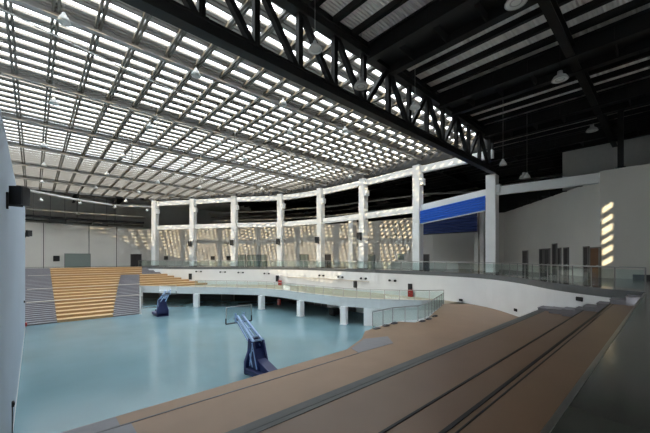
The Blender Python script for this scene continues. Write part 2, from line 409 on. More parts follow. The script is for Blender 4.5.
# ------------------------------------------------------------------ ring beams
b = MB(); b.strip(RING, 17.25, 18.05, .5); rb = struct(b.build('ring_beam', M['white']), 'upper white ring beam on top of the concourse columns', 'beam')
b = MB(); b.strip(RING[4:], 12.55, 13.35, .5); b.bar((34.55, 12.2, 13.75), (34.45, 20.6, 12.95), .5, .8); struct(b.build('ring_beam', M['white']), 'lower white ring beam halfway up the concourse columns', 'beam')
b = MB(); b.bar((34.4, 12, 13.75), (33.7, 3.8, 13.45), .5, .8); struct(b.build('ring_beam', M['white']), 'white beam running from the sunlit column to the right cream wall', 'beam')
b = MB(); b.strip(offset(RINGS, .05), 18.2, 19.7, .4); struct(b.build('edge_beam', M['dark']), 'dark steel edge band around the glass roof', 'beam')
# ------------------------------------------------------------------ tall columns
CL = ['tall white column carrying the right end of the black truss', 'tall white column on the left side of the blue shutter', 'tall white column third along the curve from the truss column', 'tall white column fourth along the curve from the truss column',
      'tall white column fifth along the curve from the truss column', 'tall white column sixth along the curve from the truss column', 'tall white column next to the last one by the far stand', 'tall white column closest to the top of the far stand']
for i, (x, y) in enumerate(COLS):
    j0, j1 = max(0, i - 1), min(len(COLS) - 1, i + 1)
    t = Vector((COLS[j1][0] - COLS[j0][0], COLS[j1][1] - COLS[j0][1], 0)).normalized()
    r = root('concrete_column', (x, y, ZC), CL[i], 'column', 'tall concourse columns', 'thing')
    top = 18.15 if i else 15.4
    c = MB(); c.cbox((x, y, (ZC + top) / 2), (.95, .95, top - ZC), t, .03); c.build('shaft', M['white'], r)
    n = Vector((-t.y, t.x, 0))
    c = MB(); q = Vector((x, y, 0)) - t * .62
    c.cbox((q.x, q.y, 16.1 if i else 13.9), (.4, .7, .8), t, .03); c.build('corbel', M['white'], r)
    c = MB(); c.cbox((x, y, ZC + .08), (1.0, 1.0, .16), t); c.build('skirting', M['frame'], r)
x, y = 37.4, 34.2
c = MB(); c.cbox((x, y, 9.3), (.9, .9, 7.8)); c.cbox((x, y, 5.48), (.96, .96, .16)); tag(c.build('concrete_column', M['white']), 'shorter white pillar standing behind the ring columns', 'column', None, 'thing')
# ------------------------------------------------------------------ railings
def railing(poly, z, step, label, name='glass_railing', h=1.1, glassmat='glass', zs_=None, group='glass railings'):
    pts = walk(poly, step)
    zz = (lambda k: z) if zs_ is None else (lambda k: zs_[0] + (zs_[1] - zs_[0]) * k / (len(pts) - 1))
    r = root(name, (pts[len(pts)//2][0], pts[len(pts)//2][1], z), label, 'railing', group)
    for k, p in enumerate(pts):
        c = MB(); c.tube([(p[0], p[1], zz(k)), (p[0], p[1], zz(k) + h)], .028, 6); c.lathe((p[0], p[1], zz(k)), [(.0, .02), (.07, .02), (.07, 0), (0, 0)], 8); c.build('post', M['galv'], r)
    for k in range(len(pts) - 1):
        a, q = Vector((*pts[k], zz(k))), Vector((*pts[k+1], zz(k+1))); t = (q - a).normalized(); a2, q2 = a + t * .06, q - t * .06
        nrm = Vector((-t.y, t.x, 0)).normalized() * .012; u = Vector((0, 0, 1))
        c = MB(); c.extrude([a2 + u * .1 - nrm/2, q2 + u * .1 - nrm/2, q2 + u * (h - .1) - nrm/2, a2 + u * (h - .1) - nrm/2], nrm); c.build('glass_panel', M[glassmat], r)
    c = MB(); c.tube([(*p, zz(k) + h) for k, p in enumerate(pts)], .032, 8); c.build('handrail', M['steel'], r)
    return r
rr = offset(RIM, .12)
i1 = max(i for i, p in enumerate(RIM) if p[1] < 11); i2 = max(i for i, p in enumerate(RIM) if p[1] < 37)
railing(rr[:i1 + 1], ZC + .06, 1.25, 'glass railing around the rounded corner at the right, ending at the dark platform')
railing(rr[i1:i2 + 1], ZC + .06, 1.5, 'straight glass railing in front of the blue shutter bay')
railing(rr[i2:], ZC + .06, 1.6, 'curved glass railing on the concourse towards the far stand')
bb = offset(BALC, .11)
railing(bb[2:7], 2.82, 1.6, 'glass railing on the curved balcony edge beside the far stand', h=.95)
railing(bb[6:], 2.82, 1.5, 'glass railing on the balcony edge that ends at the white parapet wall', h=.95)
# aluminium railing piece at the end of the platform rail
# ------------------------------------------------------------------ far seating stand
fs = root('seating_stand', (5, 55, 0), 'far stepped stand with tan rows between grey stepped aisles', 'stand')
for k in range(18):
    y0 = 44.8 + 1.18 * k; y1 = y0 + 1.24; zt = .3 * (k + 1); zb = max(0, zt - .34)
    f = k / 17
    xa = (.1556 + .022 * f) * (y0); xe = .219 * y0; xr = cross_y(RIM, min(y0 + .6, 66.2))
    def tier(x0, x1, y0=y0, y1=y1, zt=zt, zb=zb):
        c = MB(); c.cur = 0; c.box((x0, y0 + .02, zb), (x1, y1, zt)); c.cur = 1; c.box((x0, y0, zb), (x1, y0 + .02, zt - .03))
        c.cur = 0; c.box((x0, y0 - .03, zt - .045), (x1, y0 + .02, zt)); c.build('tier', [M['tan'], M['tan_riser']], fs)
    def grey(x0, x1, y0=y0, zt=zt, zb=zb):
        c = MB()
        for hh, (ya, yc) in ((-.15, (y0, y0 + .62)), (0, (y0 + .6, y0 + 1.24))):
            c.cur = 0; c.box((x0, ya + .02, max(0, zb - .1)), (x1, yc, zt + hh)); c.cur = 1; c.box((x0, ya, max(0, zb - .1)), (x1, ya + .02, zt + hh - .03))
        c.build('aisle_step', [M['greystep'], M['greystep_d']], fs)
    grey(-2.6, 1.9)
    if k < 14:
        tier(1.9, xa); grey(xa, xe)
        if k >= 8: tier(xe, xr)
    else:
        a0, a1 = .224 * y0, min(xr, .278 * y0)
        tier(1.9, a0)
        if a1 > a0 + .3: grey(a0, a1)
        if xr > a1 + .3: tier(a1, xr)
    if k in (5, 9, 14):
        c = MB(); c.box((-.6, y0 - .05, zt - .02), (xe if k < 14 else .224 * y0, y0 + .3, zt + .012)); c.build('edge_strip', M['pale'], fs)
c = MB(); c.box((9.75, 44.7, 0), (9.9, 44.85, 3.3)); c.box((9.7, 44.65, 0), (9.95, 44.9, .05)); c.build('end_post', M['pipe'], fs)
# ------------------------------------------------------------------ near terrace
nt_ = root('seating_terrace', (8, 6, 0), 'brown stepped terrace in front of the dark platform', 'terrace')
front = [(-.6, 10.85), (11.6, 11.0), (13.8, 11.9), (15.4, 13.0), (16.2, 13.1), (18.5, 13.3), (19.5, 13.3), (20.1, 12.3), (22.1, 12.5), (30.1, 15.3)]
wallpts = [p for p in RIM if 5.3 < p[1] < 15.2]
b = MB(); b.prism(front + wallpts[::-1] + [(cross_y(RIM, 5.3), 5.25), (-.6, 5.25)], 1.9, 2.4); b.build('deck', M['brown'], nt_)
b = MB(); b.strip([(-.6, 10.75), (11.6, 10.9), (13.8, 11.8), (15.4, 12.9)], 0, 1.9, .12); b.build('deck_front', M['brown'], nt_)
b = MB(); b.box((-.6, 10.15, 2.4), (11.6, 10.21, 2.416)); b.build('joint_strip', M['greystep_d'], nt_)
def xw(y): return cross_y(RIM, y) + .05
for (y0, y1, z, nz, nm) in ((2.9, 5.3, 3.9, .36, 'slab'), (1.85, 2.9, 4.4, .03, 'blackp'), (.8, 1.85, 4.9, .035, 'blackp')):
    b = MB(); b.prism([(-.6, y0), (xw(max(y0, .81)), y0), (xw(y1), y1), (-.6, y1)], 1.9 if z < 4 else z - .55, z); b.build('tier', M['brown_shade'], nt_)
    b = MB(); b.box((-.6, y1 - nz, z), (xw(y1) - .1, y1 + .02, z + .014))
    if nz > .2: b.box((-.6, y1 - nz + .13, z + .014), (xw(y1) - .1, y1 - nz + .2, z + .02))
    elif z > 4.5: b.box((-.6, y1 - .13, z), (xw(y1) - .1, y1 - .11, z + .012))
    b.build('nosing', M[nm], nt_)
# grey aisle patches on the deck
for (x0, x1, ya, yb) in ((-.6, 1.75, 10.22, 10.84), (-.6, 2.0, 8.2, 10.14), (11.5, 14.6, 10.0, 11.2)):
    b = MB(); 
    if x0 < 5: b.box((x0, ya, 2.4), (x1, yb, 2.41))
    else: b.prism([(11.6, 10.2), (11.9, 10.95), (13.8, 11.75), (15.3, 11.2), (14.3, 10.1)], 2.4, 2.41)
    b.build('aisle_mat', M['greyvinyl'], nt_)
# aisle steps along the parapet at the right end
for k, (y0, y1, z) in enumerate(((4.6, 5.3, 4.05), (3.9, 4.6, 4.15), (3.3, 3.9, 4.27), (2.9, 3.3, 4.4), (2.35, 2.9, 4.62), (1.85, 2.35, 4.85), (1.3, 1.85, 5.1), (.85, 1.3, 5.3))):
    xr = xw(y0) - .12; b = MB(); zb = 3.9 if y0 >= 2.9 else (4.4 if y0 >= 1.85 else 4.9)
    b.box((xr - 1.15, y0, zb), (xr, y1, z)); b.box((xr - 1.17, y1 - .06, z - .02), (xr, y1 + .02, z + .01)); b.build('aisle_step', M['greystep'], nt_)
railing([(16.2, 13.05), (18.5, 13.2), (19.45, 13.2), (20.15, 12.4), (22.1, 12.6), (30.0, 15.2)], 2.4, 1.25, 'glass railing stepping along the front of the brown deck up to the parapet wall')
for k, (x, y) in enumerate(((16.4, 12.85), (17.5, 12.95), (18.6, 13.05), (20.7, 12.1), (21.8, 12.2), (23.2, 12.5))):
    b = MB(); b.cbox((x, y, 2.44), (.5, .22, .08)); b.cbox((x, y, 2.5), (.3, .16, .05)); b.build('rail_foot', M['greystep_d'], nt_)
# ------------------------------------------------------------------ basketball stands
def hoop(base, s, label):
    """s = +1 faces +Y, -1 faces -Y; base = front centre of the padded base on the floor"""
    r = root('basketball_stand', base, label, 'basketball stand', 'portable basketball stands')
    X, Y, Z = base
    def P(x, y, z): return (X + x * s, Y + y * s, Z + z)
    c = MB(); c.cbox(P(0, -1.2, .24), (1.3, 2.4, .34), (1, 0, 0), .04); c.build('base', M['navy'], r)
    c = MB()
    for px_ in (-.5, .5):
        for py_ in (-.25, -2.1): c.tube([P(px_ - .05, py_, .06), P(px_ + .05, py_, .06)], .06, 10)
    c.build('wheel', M['blackp'], r)
    c = MB()   # tall padding: tapered slab
    prof = [(.65, .02), (.65, .75), (.42, 1.35), (.36, 2.1)]
    pl = [P(-w, .0, z) for w, z in prof] + [P(w, .0, z) for w, z in prof[::-1]]
    c.extrude(pl, (0, -.22 * s, 0)); c.build('front_padding', M['navy'], r)
    c = MB()   # tapered padded tower and sloping counterweight cover
    for w in (-.40, .28): c.extrude([P(w, -.24, .38), P(w, -.24, 2.0), P(w, -.62, 2.0), P(w, -.95, 1.1), P(w, -1.25, .38)], (.12 * s, 0, 0))
    c.extrude([P(-.3, -.5, .38), P(-.3, -.5, 1.5), P(-.3, -.9, 1.0), P(-.3, -2.2, .62), P(-.3, -2.3, .38)], (.6 * s, 0, 0)); c.build('tower', M['navy'], r)
    c = MB()
    for w in (-.42, .42):
        for a, q in (((-.28, .5), (-.6, 1.9)), ((-.6, .5), (-.3, 1.2)), ((-.3, 1.2), (-.62, 1.5)), ((-1.1, .5), (-.55, 1.95))): c.bar(P(w, *a), P(w, *q), .04, .06)
    c.bar(P(-.40, -.5, 2.02), P(.40, -.5, 2.02), .1, .1); c.build('tower_brace', M['bluesteel'], r)
    c = MB()
    for w in (-.3, .3): c.bar(P(w, -.55, 1.95), P(w * .6, 1.75, 3.2), .12, .16); c.bar(P(w, -.35, 1.6), P(w * .6, 1.75, 2.85), .08, .09)
    for q in (.2, .5, .8): c.bar(P(-.28, -.55 + 2.3 * q, 1.95 + 1.25 * q), P(.28, -.55 + 2.3 * q, 1.95 + 1.25 * q), .07, .07)
    c.bar(P(-.3, 1.75, 2.8), P(-.3, 1.75, 3.4), .08, .08); c.bar(P(.3, 1.75, 2.8), P(.3, 1.75, 3.4), .08, .08)
    c.build('arm', M['bluesteel'], r)
    c = MB(); c.cbox(P(0, 1.85, 3.3), (1.8, .03, 1.05)); bd = c.build('backboard', M['clear'], r)
    c = MB(); c.cbox(P(0, 1.85, 2.76), (1.86, .09, .08), None, .02); c.build('bottom_padding', M['blackp'], bd)
    c = MB()
    for w in (-.92, .92): c.cbox(P(w, 1.85, 2.93), (.06, .09, .36), None, .015)
    c.build('corner_padding', M['blackp'], bd)
    c = MB()
    for w in (-.9, .9): c.cbox(P(w, 1.85, 3.48), (.03, .04, .70))
    c.cbox(P(0, 1.85, 3.83), (1.82, .04, .03)); c.build('board_frame', M['pipe'], bd)
    c = MB(); c.tube([P(.225 * math.cos(a), 2.22 + .225 * math.sin(a), 2.95) for a in [2 * math.pi * k / 20 for k in range(21)]], .012, 6)
    c.bar(P(-.1, 1.87, 2.93), P(-.08, 2.02, 2.95), .05, .1); c.bar(P(.1, 1.87, 2.93), P(.08, 2.02, 2.95), .05, .1); c.build('rim', M['rim'], bd)
    return r
hoop((10.0, 17.4, 0), 1, 'navy padded basketball stand standing nearest the brown terrace')
hoop((11.4, 41.0, 0), -1, 'navy padded basketball stand far off, beside the far stepped stand')
# ------------------------------------------------------------------ pendant lamps
def pendant(p, top, label, r=.25, group='pendant lamps under the glass roof'):
    t = root('pendant_lamp', p, label, 'lamp', group)
    x, y, z = p
    c = MB(); c.tube([(x, y, z + .42), (x, y, top)], .012, 5); c.build('cable', M['galv'], t)
    c = MB(); c.lathe((x, y, z), [(.05, .44), (.07, .40), (.10, .30), (.16, .24), (r * .8, .14), (r, .0), (r * .96, .0), (r * .7, .12), (.08, .2)], 14); c.build('lamp_shade', M['shade'], t)
    c = MB(); c.lathe((x, y, z), [(0, .03), (r * .5, .035), (r * .88, .05), (r * .5, .12), (0, .15)], 12); c.build('lens', M['lens'], t)
    return t
SKY = [(64,23),(196,76),(283,105),(345,132),(54,104),(44,147),(44,166),(42,183),(123,157),(107,175),(96,189),(150,128),(182,168),(139,193),(158,183),(230,177),(219,144),(290,133),(316,170),(200,188),(350,178),(245,160),(262,190)]
used = []
def sky_label(i):
    L = ['large pendant lamp hanging nearest the pale blue wall and the truss', 'pendant lamp under the glass roof a little in front of the truss', 'pendant lamp with long cable beside the middle of the truss', 'pendant lamp under the glass roof near the blue-shutter columns',
         'pendant lamp on a vertical cable beneath the largest one', 'pendant lamp by the first rib above the pale blue wall', 'pendant lamp straight above the big black speaker, upper one', 'pendant lamp straight above the big black speaker, lower one',
         'pendant lamp above the wide shutter door, higher one', 'pendant lamp above the wide shutter door, middle one', 'pendant lamp above the wide shutter door, lowest one', 'pendant lamp below the diagonal conduit in the roof middle',
         'pendant lamp above the column nearest the far stand', 'pendant lamp over the dark doorway at the far stand', 'pendant lamp just left of the column nearest the far stand', 'pendant lamp above the third column from the far stand',
         'pendant lamp in the middle of the glass roof', 'pendant lamp under the glass roof left of the truss lamp line', 'pendant lamp close to the upper ring beam middle', 'pendant lamp above the second column from the far stand',
         'pendant lamp just above the ring beam, closest to the blue shutter', 'pendant lamp in the fourth roof bay, above the fourth column', 'pendant lamp low over the fourth column top']
    return L[i]
for i, (px, py) in enumerate(SKY):
    p = at(px, py, 17.0)
    pendant(p, zs(p.y) + .1, sky_label(i), .27 if i else .25)
for i, (px, py) in enumerate([(41,201),(80,204),(115,208),(126,202),(147,211),(77,221)]):
    p = at(px, py, 15.0); 
    if p.y > 74: p = p * (73.5 / p.y); p.z = 15.0
    pendant(p, 19.4 if p.y > 70 else zs(p.y), ['small pendant lamp in the dark band just right of the big black speaker', 'small pendant lamp in the dark band above the shutter door', 'small pendant lamp in the dark band above the middle wall joint', 'small pendant lamp in the dark band left of the dark doorway', 'small pendant lamp in the dark band beside the end column', 'lowest small pendant lamp above the shutter door'][i], .27, 'pendant lamps over the far concourse')
for i, (px, py, z, top) in enumerate([(315,50,16.6,19.2),(415,108,16.2,19.2),(503,165,13.8,19),(527,178,13.6,19)]):
    p = at(px, py, z)
    pendant(p, top, ['round-bodied pendant lamp hanging in front of the truss diagonals', 'pendant lamp seen against the right half of the truss', 'pendant lamp hanging beside the sunlit truss column', 'pendant lamp hanging over the white beam to the right wall'][i], .33 if i < 2 else .26, 'pendant lamps under the dark roof')
def highbay(p, label):
    t = root('high_bay_pendant', p, label, 'lamp', 'round high bay lights under the dark roof')
    x, y, z = p
    c = MB(); c.lathe((x, y, z), [(.0, .5), (.12, .5), (.14, .3), (.3, .2), (.40, .02), (.40, 0), (.36, 0)], 18); c.build('lamp_shade', M['galv'], t)
    c = MB(); c.lathe((x, y, z), [(.0, .02), (.2, .02), (.36, .0), (.365, .03)], 18); c.build('lens', M['lens'], t)
    c = MB(); c.lathe((x, y, z), [(.17, .012), (.2, -.01), (.23, .012)], 18); c.build('lens_ring', M['galv'], t)
    c = MB(); c.tube([(x, y, z + .5), (x, y, 19.3)], .02, 6); c.build('stem', M['black'], t)
highbay(at(361, 87, 16.3), 'round high bay light below the middle of the truss')
for (px, py), l in zip([(516, 3), (560, 80), (592, 131), (524, 178)], ['round high bay light cut by the top edge of the photo', 'round high bay light in the middle of the dark roof', 'round high bay light above the right cream wall', 'small round light low over the white beam']):
    highbay(at(px, py, 17.0 if py < 150 else 14.2), l)
# conduit, drop rods, ring pipe
c = MB(); a, q = at(-5, 6, 18.4), at(200, 102, 18.2); c.tube([a, a.lerp(q, .3) + Vector((0, 0, -.1)), a.lerp(q, .65) + Vector((0, 0, -.1)), q], .035, 6); tag(c.build('hanging_conduit', M['pipe']), 'thin pale conduit running diagonally under the glass roof', 'pipe')
for i, (px, y0, y1) in enumerate([(157,113,140),(132,140,160),(235,131,160),(201,152,182),(290,150,172),(463,118,140)][:5]):
    d = (zs(30) - EYE) * F / (HY - y0); a, bq = ray(px)
    x, y = a * d, bq * d; z1 = zs(y) - .1; z0 = EYE + (HY - y1) * d / F
    c = MB(); c.tube([(x, y, z1), (x, y, z0)], .05, 6); c.cbox((x, y, z0), (.5, .06, .05)); c.lathe((x, y, z0 - .08), [(0, 0), (.06, 0), (.06, .08)], 8)
    tag(c.build('hanging_rod', M['galv']), ['grey drop rod under the second roof beam, nearest the pale blue wall', 'grey drop rod under the third roof beam beside the pendant above the shutter door', 'grey drop rod near the centre of the glass roof', 'grey drop rod above the second column from the far stand', 'grey drop rod above the middle ring columns'][i], 'rod', 'drop rods under the glass roof')
c = MB(); pts = catmull([(-1.2, 63.5, 17.0), (4, 67.8, 17), (10.6, 70.9, 17.0), (17.2, 69.4, 17.1)], 6); c.tube(pts, .17, 8); tag(c.build('curved_pipe', M['pipe']), 'long curved white pipe below the glass roof at the far end', 'pipe')
for i, (z, y, r_) in enumerate([(14.3, 74.6, .22), (15.4, 73.6, .12), (13.7, 75.2, .10)]):
    c = MB(); c.tube([(-12, y, z), (6, y + .2, z - .1), (17, y - .3, z)], r_, 8)
    for x in (-6, 0, 6, 12): c.tube([(x, y, z + r_), (x, y, 19.6)], .03, 5)
    tag(c.build('hanging_pipe', M['galv'] if i == 1 else M['dark']), ['thick dark service duct above the far cream wall', 'grey service pipe hung highest above the far cream wall', 'thin dark pipe just above the top of the far cream wall'][i], 'pipe')
for i, x in enumerate((3.2, 9.5)):
    c = MB(); c.cbox((x, 74.2, 13.6), (2.4, .8, .7)); c.cbox((x, 73.75, 13.6), (2.0, .1, .45))
    for s in (-1, 1): c.tube([(x + s, 74.2, 13.9), (x + s, 74.2, 19.6)], .03, 5)
    tag(c.build('air_unit', M['dark']), ['dark hanging air unit above the shutter door', 'dark hanging air unit above the dark doorway'][i], 'air unit')
for k in range(4):
    pl = offset(OUTER[1:], -1.2 - .8 * k); z = 13.9 + .7 * k
    c = MB(); c.tube([(*p, z) for p in pl[1:6]], .10 + .04 * (k % 2), 6)
    tag(c.build('hanging_pipe', M['galv'] if k % 2 else M['dark']), ['dark pipe along the top of the cream wall behind the columns, lowest', 'grey pipe along the cream wall behind the columns, second up', 'dark pipe behind the upper ring beam, third up', 'grey pipe behind the upper ring beam, highest'][k], 'pipe')
# brackets stepping down along the top of the receding wall
for k in range(7):
    f = .12 + k * .12; x, y = 33.6 + 14.4 * f - .3, 3.8 + 11.7 * f + .3
    c = MB(); c.bar((x, y, 13.25), (x, y, 13.9), .12, .12); c.bar((x - .4, y + .5, 13.3), (x + .3, y - .4, 13.3), .1, .1)
    tag(c.build('pipe_bracket', M['dark']), 'dark pipe bracket on top of the shadowed wall with doors', 'bracket', 'brackets above the shadowed wall with doors')
# ------------------------------------------------------------------ loudspeakers
def speaker(p, ax, size, label, name='loudspeaker', tilt=0, group=None, arm=None):
    t = root(name, p, label, 'speaker', group)
    w, d, h = size; ax = Vector(ax).normalized(); n = Vector((-ax.y, ax.x, 0)); p = Vector(p)
    c = MB(); c.extrude([p - ax*w/2 - n*d/2, p + ax*w/2 - n*d/2, p + ax*w*.36 + n*d/2, p - ax*w*.36 + n*d/2], (0, 0, h)); c.build('cabinet', M['blackp'], t)
    q = p - n * (d / 2 + .012); c = MB(); c.cbox((q.x, q.y, p.z + h / 2), (w * .9, .02, h * .92), ax); c.build('grille', M['dark'], t)
    if arm is not None:
        c = MB(); a = Vector(arm); c.bar(p + Vector((0, 0, -.03)) - n * d * .3, Vector((a.x, a.y, p.z - .03)), .08, .06); c.cbox((a.x, a.y, p.z + .1), (.06, .2, .5), (1, 0, 0)); c.build('bracket', M['dark'], t)
    return t
# big one on the left wall: wall plane X=-.62
d_ = 17.2; 
sp = speaker((-.34, 14.0, 8.68), (.5, .87, 0), (.40, .36, .58), 'big black loudspeaker bracketed high on the pale blue wall', arm=(-.60, 13.9, 0))
speaker((-.36, 43.9, 9.2), (.8, .6, 0), (.42, .36, .6), 'smaller black loudspeaker at the far end of the pale blue wall', arm=(-.60, 43.9, 0))
for i, (ci, zc) in enumerate(((2, 9.6), (3, 9.4), (4, 9.4), (5, 9.3), (6, 9.2))):
    x, y = COLS[ci]; j0, j1 = ci - 1, ci + 1
    t = Vector((COLS[j1][0] - COLS[j0][0], COLS[j1][1] - COLS[j0][1], 0)).normalized(); n = Vector((-t.y, t.x, 0))
    q = Vector((x, y, 0)) + n * .85
    speaker((q.x, q.y, zc), -t, (.62, .5, .95), 'black loudspeaker on ' + ['the %s white column along the curve from the truss column' % q for q in ('third', 'fourth', 'fifth', 'sixth', 'seventh')][i], group='loudspeakers on the ring columns', arm=(x + n.x * .48, y + n.y * .48, 0))
# ------------------------------------------------------------------ doors in the outer walls
DN = [0]
def door(px0, px1, top, m, label, base=ZC, poly=OUTER, bottom=None, leaves=1):
    p0, d0, t = on_poly(px0 + .01, poly); p1, d1, _ = on_poly(px1 - .01, poly)
    t = (p1 - p0).normalized(); w = (p1 - p0).length; c0 = (p0 + p1) / 2; n = Vector((t.y, -t.x, 0))
    if n.dot(c0) > 0: n = -n
    DN[0] += 1; h = top - base
    c0 = c0 + n * .04
    r = root('door_%d' % DN[0], (c0.x, c0.y, base), label, 'door', None, 'structure')
    c = MB(); c.cbox((c0.x, c0.y, base + h/2), (w, .1, h), t)
    q = c0 + n * .055
    if leaves == 2: c.cbox((q.x, q.y, base + h/2), (.03, .02, h), t)
    if leaves == 3:
        for k in range(1, 12): c.cbox((q.x, q.y, base + h * k / 12), (w, .03, .04), t)
    c.build('door_leaf', m, r)
    c = MB(); c.cbox((c0.x, c0.y, top + .05), (w + .2, .16, .1), t)
    for s in (-1, 1):
        q = c0 + t * s * (w / 2 + .05); c.cbox((q.x, q.y, base + h/2), (.1, .16, h), t)
    c.build('door_frame', M['frame'], r)
    q = c0 + t * (w * .4) + n * .09; c = MB(); c.cbox((q.x, q.y, base + 1.0), (.12, .08, .04), t); c.build('door_handle', M['steel'], r)
door(65, 90, 7.75, M['greydoor'], 'wide grey-green roller door in the far cream wall', leaves=3)
door(131, 141, 7.75, M['darkdoor'], 'dark open doorway at the top of the far stand')  # open doorway: its inner shade painted as a solid dark leaf
door(238, 245.5, 7.6, M['greydoor'], 'single grey-green door left of the wide grey-green doors')
door(247.5, 267, 7.6, M['greydoor'], 'wide pair of grey-green doors behind the curved concourse', leaves=2)
door(300.5, 308, 7.6, M['greydoor'], 'pale grey-green door left of the black doorway')
door(323, 331, 7.6, M['darkdoor'], 'black doorway in the sun-dappled wall behind the columns')  # dark leaf colour stands for the shade in this open doorway
door(367, 375, 7.5, M['greydoor'], 'grey door left of the green notice panel')
door(421, 429, 7.5, M['darkdoor'], 'dark door behind the bay with the blue shutter')
RL = ['first', 'second', 'third', 'fourth', 'fifth', 'sixth', 'seventh']
for i, (a, bq, tp) in enumerate([(523.5,528,7.8),(540.5,543.5,7.9),(545.5,550,7.9),(553.5,557,8.35),(559,561,7.9),(565,568.5,7.9),(585,589,7.9)]):
    door(a, bq, tp, M['darkdoor'], RL[i] + ' narrow dark door along the shadowed wall, counted from the truss column')
door(591.5, 600, 7.8, M['brdoor'], 'brown wooden door next to the sunlit wall corner')
c = MB(); c.box((33.5, -6, ZC), (33.62, 1.9, 5.75)); struct(c.build('baseboard_right', M['darkdoor']), 'dark skirting at the foot of the right cream wall', 'baseboard')
# ------------------------------------------------------------------ small wall items
def wallbox(px, py, w, h, poly, m, name, label, cat, dep=.15, group=None, inset=None):
    p, d, t = on_poly(px, poly); n = Vector((t.y, -t.x, 0))
    if n.dot(p) > 0: n = -n
    z = z_at(py, d); p = p + n * (dep / 2 + .0)
    r = root(name, (p.x, p.y, z - h / 2), label, cat, group)
    c = MB(); c.cbox((p.x, p.y, z), (w, dep, h), t, min(.02, dep * .2)); c.build('case', m, r)
    q = p + n * (dep / 2 + .008); c = MB(); c.cbox((q.x, q.y, z), (w * .78, .016, h * .8), t); c.build('cover', inset or m, r)
    return r
wallbox(56.5, 258.5, .9, 1.0, OUTER, M['dark'], 'wall_cabinet', 'black wall cabinet left of the wide roller door', 'cabinet', .2, None, M['blackp'])
wallbox(401, 257, 1.0, .9, OUTER, M['sign'], 'notice_panel', 'green notice panel on the wall behind the columns', 'panel', .06, None, M['greydoor'])
for i, px in enumerate((166.5, 213, 229)):
    wallbox(px, 258, .8, .8, OUTER, M['blackp'], 'wall_cabinet', ['black box on the dappled wall right of the end column', 'black box on the dappled wall midway between second and third columns from the far stand', 'black box on the dappled wall beside the third column from the far stand'][i], 'cabinet', .3, 'black boxes on the dappled wall', M['dark'])
def twin(px, py, label):
    p, d, t = on_poly(px, RIM); n = Vector((t.y, -t.x, 0))
    if n.dot(p) > 0: n = -n
    z = z_at(py, d); p = p + n * .05
    r = root('emergency_light', (p.x, p.y, z), label, 'lamp', 'twin emergency lights on the parapet wall')
    c = MB(); c.cbox((p.x, p.y, z), (.44, .1, .3), t, .02); c.build('case', M['pipe'], r)
    for s in (-1, 1):
        q = p + t * s * .42 + n * .08
        c = MB(); c.tube([p + t * s * .16 + Vector((0, 0, z)), q + Vector((0, 0, z))], .03, 6)
        c.tube([q + Vector((0, 0, z)) - n * .08, q + Vector((0, 0, z)) + n * .12], .14, 10); c.build('lamp_head', M['blackp'], r)
for (px, py), l in zip([(199, 271.5), (223, 272), (241, 272.5), (267, 273.5), (322, 275.5), (341, 277), (364, 278.5), (393, 280.5)],
                       ['closest to the far stand', 'second from the far stand', 'third from the far stand', 'fourth from the far stand', 'fifth from the far stand, above the ledge', 'sixth from the far stand, near the ledge end', 'seventh from the far stand, right of the ledge', 'right of the column beside the blue shutter']):
    twin(px, py, 'twin emergency light on the white parapet, ' + l)
for (px, py), l in zip([(461, 300), (516, 310), (580, 299)], ['low on the white parapet wall above the brown deck', 'by the sunlit foot of the parapet wall', 'on the parapet wall near the aisle steps']):
    p, d, t = on_poly(px, RIM); z = max(z_at(py, d), 2.6)
    wallbox(px, HY + (EYE - z) * F / d, .42, .22, RIM, M['blackp'], 'wall_socket', 'small black double socket ' + l, 'socket', .08, 'black sockets on the parapet wall', M['dark'])
for i, (px, py) in enumerate([(190.5, 276.5), (277.5, 278.5), (355.5, 284), (410.5, 288)]):
    wallbox(px, py, .55, 1.05, RIM, M['blackp'], 'control_box', ['upright black control box on the parapet wall closest to the far stand', 'upright black control box on the parapet wall left of the ledge', 'upright black control box on the parapet wall at the ledge end', 'upright black control box on the parapet wall above the red cabinet'][i], 'box', .16, 'black control boxes on the parapet wall', M['dark'])
# thin ledge on the parapet
seg = [p for p in RIM if 26 < p[1] < 45]
c = MB(); c.strip(offset(seg, -.25), 3.78, 3.86, .25); tag(c.build('wall_ledge', M['pale']), 'long thin pale ledge on the white parapet wall', 'ledge')
# red extinguisher cabinets on the balcony and under it
for i, (px, py, z) in enumerate([(410.5, 298, 2.4), (280, 285.5, 2.4), (279, 305, 0)]):
    if z > 1: p, d, t = on_poly(px, offset(RIM, -.3))
    else: p, d, t = on_poly(px, [(27, 26), (27, 40), (22, 50)])
    r = root('extinguisher_cabinet', (p.x, p.y, z), ['red extinguisher cabinet on the balcony below the black control box', 'red extinguisher cabinet on the balcony in the middle of the curve', 'red extinguisher cabinet in the shade under the balcony'][i], 'cabinet', 'red extinguisher cabinets')
    c = MB(); c.cbox((p.x, p.y, z + .42), (.62, .26, .84), t, .02); c.build('case', M['red'], r)
    n = Vector((t.y, -t.x, 0)); n = -n if n.dot(p) > 0 else n; q = p + n * .14
    c = MB(); c.cbox((q.x, q.y, z + .42), (.52, .02, .72), t); c.build('door', M['red'], r)
    c = MB(); c.cbox((q.x, q.y, z + .5), (.12, .05, .05), t); c.build('handle', M['steel'], r)
